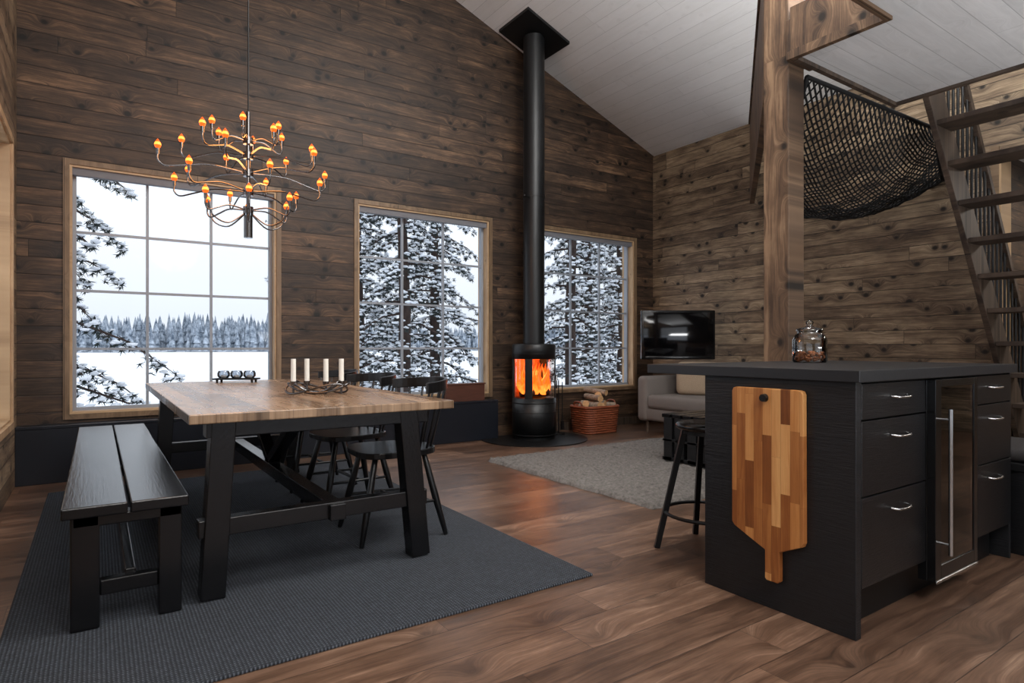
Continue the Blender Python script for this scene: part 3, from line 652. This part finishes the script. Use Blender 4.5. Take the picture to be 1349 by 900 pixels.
# ---------------------------------------------------------------- outdoors
b=B()
GZ=-1.0
b.add([(-500,5.95,GZ),(700,5.95,GZ),(700,700,GZ),(-500,700,GZ)],[(0,1,2,3)],M_snow)
b.add([(-500,-200,GZ),(XL-0.25,-200,GZ),(XL-0.25,5.95,GZ),(-500,5.95,GZ)],[(0,1,2,3)],M_snow)
b.add([(XL-0.25,-200,GZ),(200,-200,GZ),(200,-3.3,GZ),(XL-0.25,-3.3,GZ)],[(0,1,2,3)],M_snow)
b.obj('snow_ground',loc=(0,0,GZ),fix=False)
random.seed(11); b=B()
for i in range(3400):
    x=random.uniform(-230,560); y=262+random.uniform(-6,34); h=random.uniform(6,11)+ (y-258)*0.15+1.5*math.sin(x*0.03); r=h*random.uniform(0.13,0.19); n=6; vs=[]; fs=[]
    for k in range(3):
        z0=GZ+h*(0.04+0.28*k); z1=GZ+h*(0.55+0.225*k); rr=r*(1-0.27*k); o=len(vs)
        for j in range(n): t=2*math.pi*j/n+k; vs.append((x+rr*math.cos(t),y+rr*math.sin(t),z0))
        vs.append((x,y,z1)); fs+=[(o+j,o+(j+1)%n,o+n) for j in range(n)]
    b.add(vs,fs,M_forest)
b.obj('distant_forest',fix=False)
def pine(name,seed,H,rad,zlow,nb):
    rnd=random.Random(seed); b=B(); random.seed(seed)
    b.tube([(0,0,-0.1),(0.06,0.03,H*0.3),(-0.05,0.02,H*0.6),(0,0,H)],[0.17,0.14,0.10,0.015],M_treebark,10)
    for i in range(nb):
        s=i/nb; z=zlow+(H-zlow-0.1)*s**0.9; a=i*2.39996+rnd.uniform(-.3,.3); L=rad*(1-0.72*s)*rnd.uniform(0.6,1.1); e=Vector((math.cos(a),math.sin(a),0)); lat=Vector((-e.y,e.x,0))
        rise=rnd.uniform(0.0,0.35); P=lambda q:Vector((0,0,z))+e*(L*q)+Vector((0,0,L*(rise*q-0.55*q*q)))
        b.tube([P(0),P(0.35),P(0.7),P(1)],[0.03,0.022,0.013,0.005],M_treebark,5)
        steps=max(4,int(L/0.13))
        for j in range(1,steps+1):
            q=j/steps
            if q<0.2: continue
            wd=0.38*L*(1.1-q)*min(1,q*2.5)
            for sd in (-1,-0.5,0,0.5,1):
                if rnd.random()<0.2: continue
                c=P(q)+lat*(sd*wd*rnd.uniform(0.7,1.2))+Vector((rnd.uniform(-.06,.06),rnd.uniform(-.06,.06),rnd.uniform(-.05,.04)-abs(sd)*0.08*L))
                if sd and rnd.random()<0.6: b.add([P(max(0,q-0.12)),P(max(0,q-0.12))+Vector((0,0,0.016)),c],[(0,1,2)],M_treebark)
                vs=[];fs=[]
                for k in range(14):
                    d=Vector((rnd.gauss(0,1),rnd.gauss(0,1),rnd.gauss(0,0.6)-0.3)).normalized()*rnd.uniform(0.06,0.12); w=d.cross(Vector((0.3,0.5,1))).normalized()*0.013
                    o=len(vs); vs+=[c-w,c+w,c+d]; fs.append((o,o+1,o+2))
                b.add(vs,fs,M_needle)
                if rnd.random()<0.80:
                    r=rnd.uniform(0.03,0.07); b.blob(c+Vector((rnd.uniform(-.03,.03),0,0.04)),r,M_snow,(1.25,1.25,0.55),0.3)
    return b.obj(name,loc=(0,0,0),local=True,fix=False)
pA=pine('snowy_pine',21,8.5,2.3,0.7,68); pB=pine('snowy_pine',22,9.5,1.9,1.0,66)
pA.location=(-1.0,11.4,GZ); 
pB.location=(6.1,13.6,GZ)
for (o,x,y,rz,sc) in ((pA,8.4,16.4,1.0,1.05),(pB,4.65,15.4,2.0,1.0),(pB,10.5,12.6,3.1,1.0),(pA,14.6,16.6,4.2,1.1),(pB,12.9,13.2,5.0,0.95),(pA,7.2,19.5,0.4,1.0),(pB,-7.0,3.0,0.8,1.0),(pA,18.5,17.5,0.8,1.1)):
    inst(o,(x,y,GZ),rz,sc)

# ---------------------------------------------------------------- lights
def area(name,loc,rot,sx_,sy_,power,colr):
    l=D.lights.new(name,'AREA'); l.shape='RECTANGLE'; l.size=sx_; l.size_y=sy_; l.energy=power; l.color=colr
    o=D.objects.new(name,l); o.location=loc; o.rotation_euler=rot; bpy.context.scene.collection.objects.link(o); return o
def point(name,loc,power,colr,r=0.1):
    l=D.lights.new(name,'POINT'); l.energy=power; l.color=colr; l.shadow_soft_size=r
    o=D.objects.new(name,l); o.location=loc; bpy.context.scene.collection.objects.link(o); return o
UP=math.radians(180)
area('kitchen_fill',(1.0,-1.2,3.6),(math.radians(25),0,0),2.4,1.6,110,(1,0.98,0.95))  # added fill from behind the camera, not a known fitting
area('floor_fill',(2.8,1.6,4.4),(math.radians(20),0,0),1.6,1.6,140,(1,0.98,0.95))  # invented downward fill to brighten the floor
area('alcove_fill',(7.2,0.6,2.55),(0,0,0),0.8,0.8,40,(1,0.93,0.85))  # added fill for the stair alcove, no fixture known there
area('south_fill_up',(1.2,-1.8,2.3),(UP,0,0),2.0,0.6,125,(0.98,0.99,1))  # unseen upward fill, added to lift ceiling and walls
area('loft_underside_fill',(3.5,-1.3,1.2),(math.radians(160),0,0),1.6,0.6,95,(0.98,0.99,1))  # made-up upward fill that brightens the loft underside
area('ceiling_fill_up',(3.9,0.9,3.1),(math.radians(155),0,0),1.2,0.9,120,(0.98,0.99,1))  # extra fill hidden above the loft to brighten the sloped ceiling
point('chandelier_glow',(0.727,3.78,2.1),30,(1,0.38,0.10),0.25)
point('fire_glow',(sx,sy-0.02,0.72),12,(1,0.32,0.07),0.08)
w=D.worlds.new('overcast_sky'); bpy.context.scene.world=w; w.use_nodes=True; nt=w.node_tree; bg=nt.nodes['Background']
tc=nt.nodes.new('ShaderNodeTexCoord'); sp=nt.nodes.new('ShaderNodeSeparateXYZ'); nt.links.new(tc.outputs['Generated'],sp.inputs[0])
rp=nt.nodes.new('ShaderNodeValToRGB'); rp.color_ramp.elements[0].color=(0.46,0.49,0.53,1); rp.color_ramp.elements[1].color=(0.92,0.98,1.06,1); rp.color_ramp.elements[1].position=0.8
nt.links.new(sp.outputs[2],rp.inputs[0]); nt.links.new(rp.outputs[0],bg.inputs[0]); bg.inputs[1].default_value=1.9
bpy.context.scene.view_settings.view_transform='Standard'
# ---------------------------------------------------------------- camera
cam=D.cameras.new('camera'); co=D.objects.new('camera',cam); bpy.context.scene.collection.objects.link(co)
co.location=(0,0,1.0); co.rotation_euler=(math.radians(90),0,math.radians(-34.26)); cam.sensor_width=36; cam.lens=36*804/1349; cam.shift_y=7/1349; cam.clip_start=0.02; cam.clip_end=2000
bpy.context.scene.camera=co
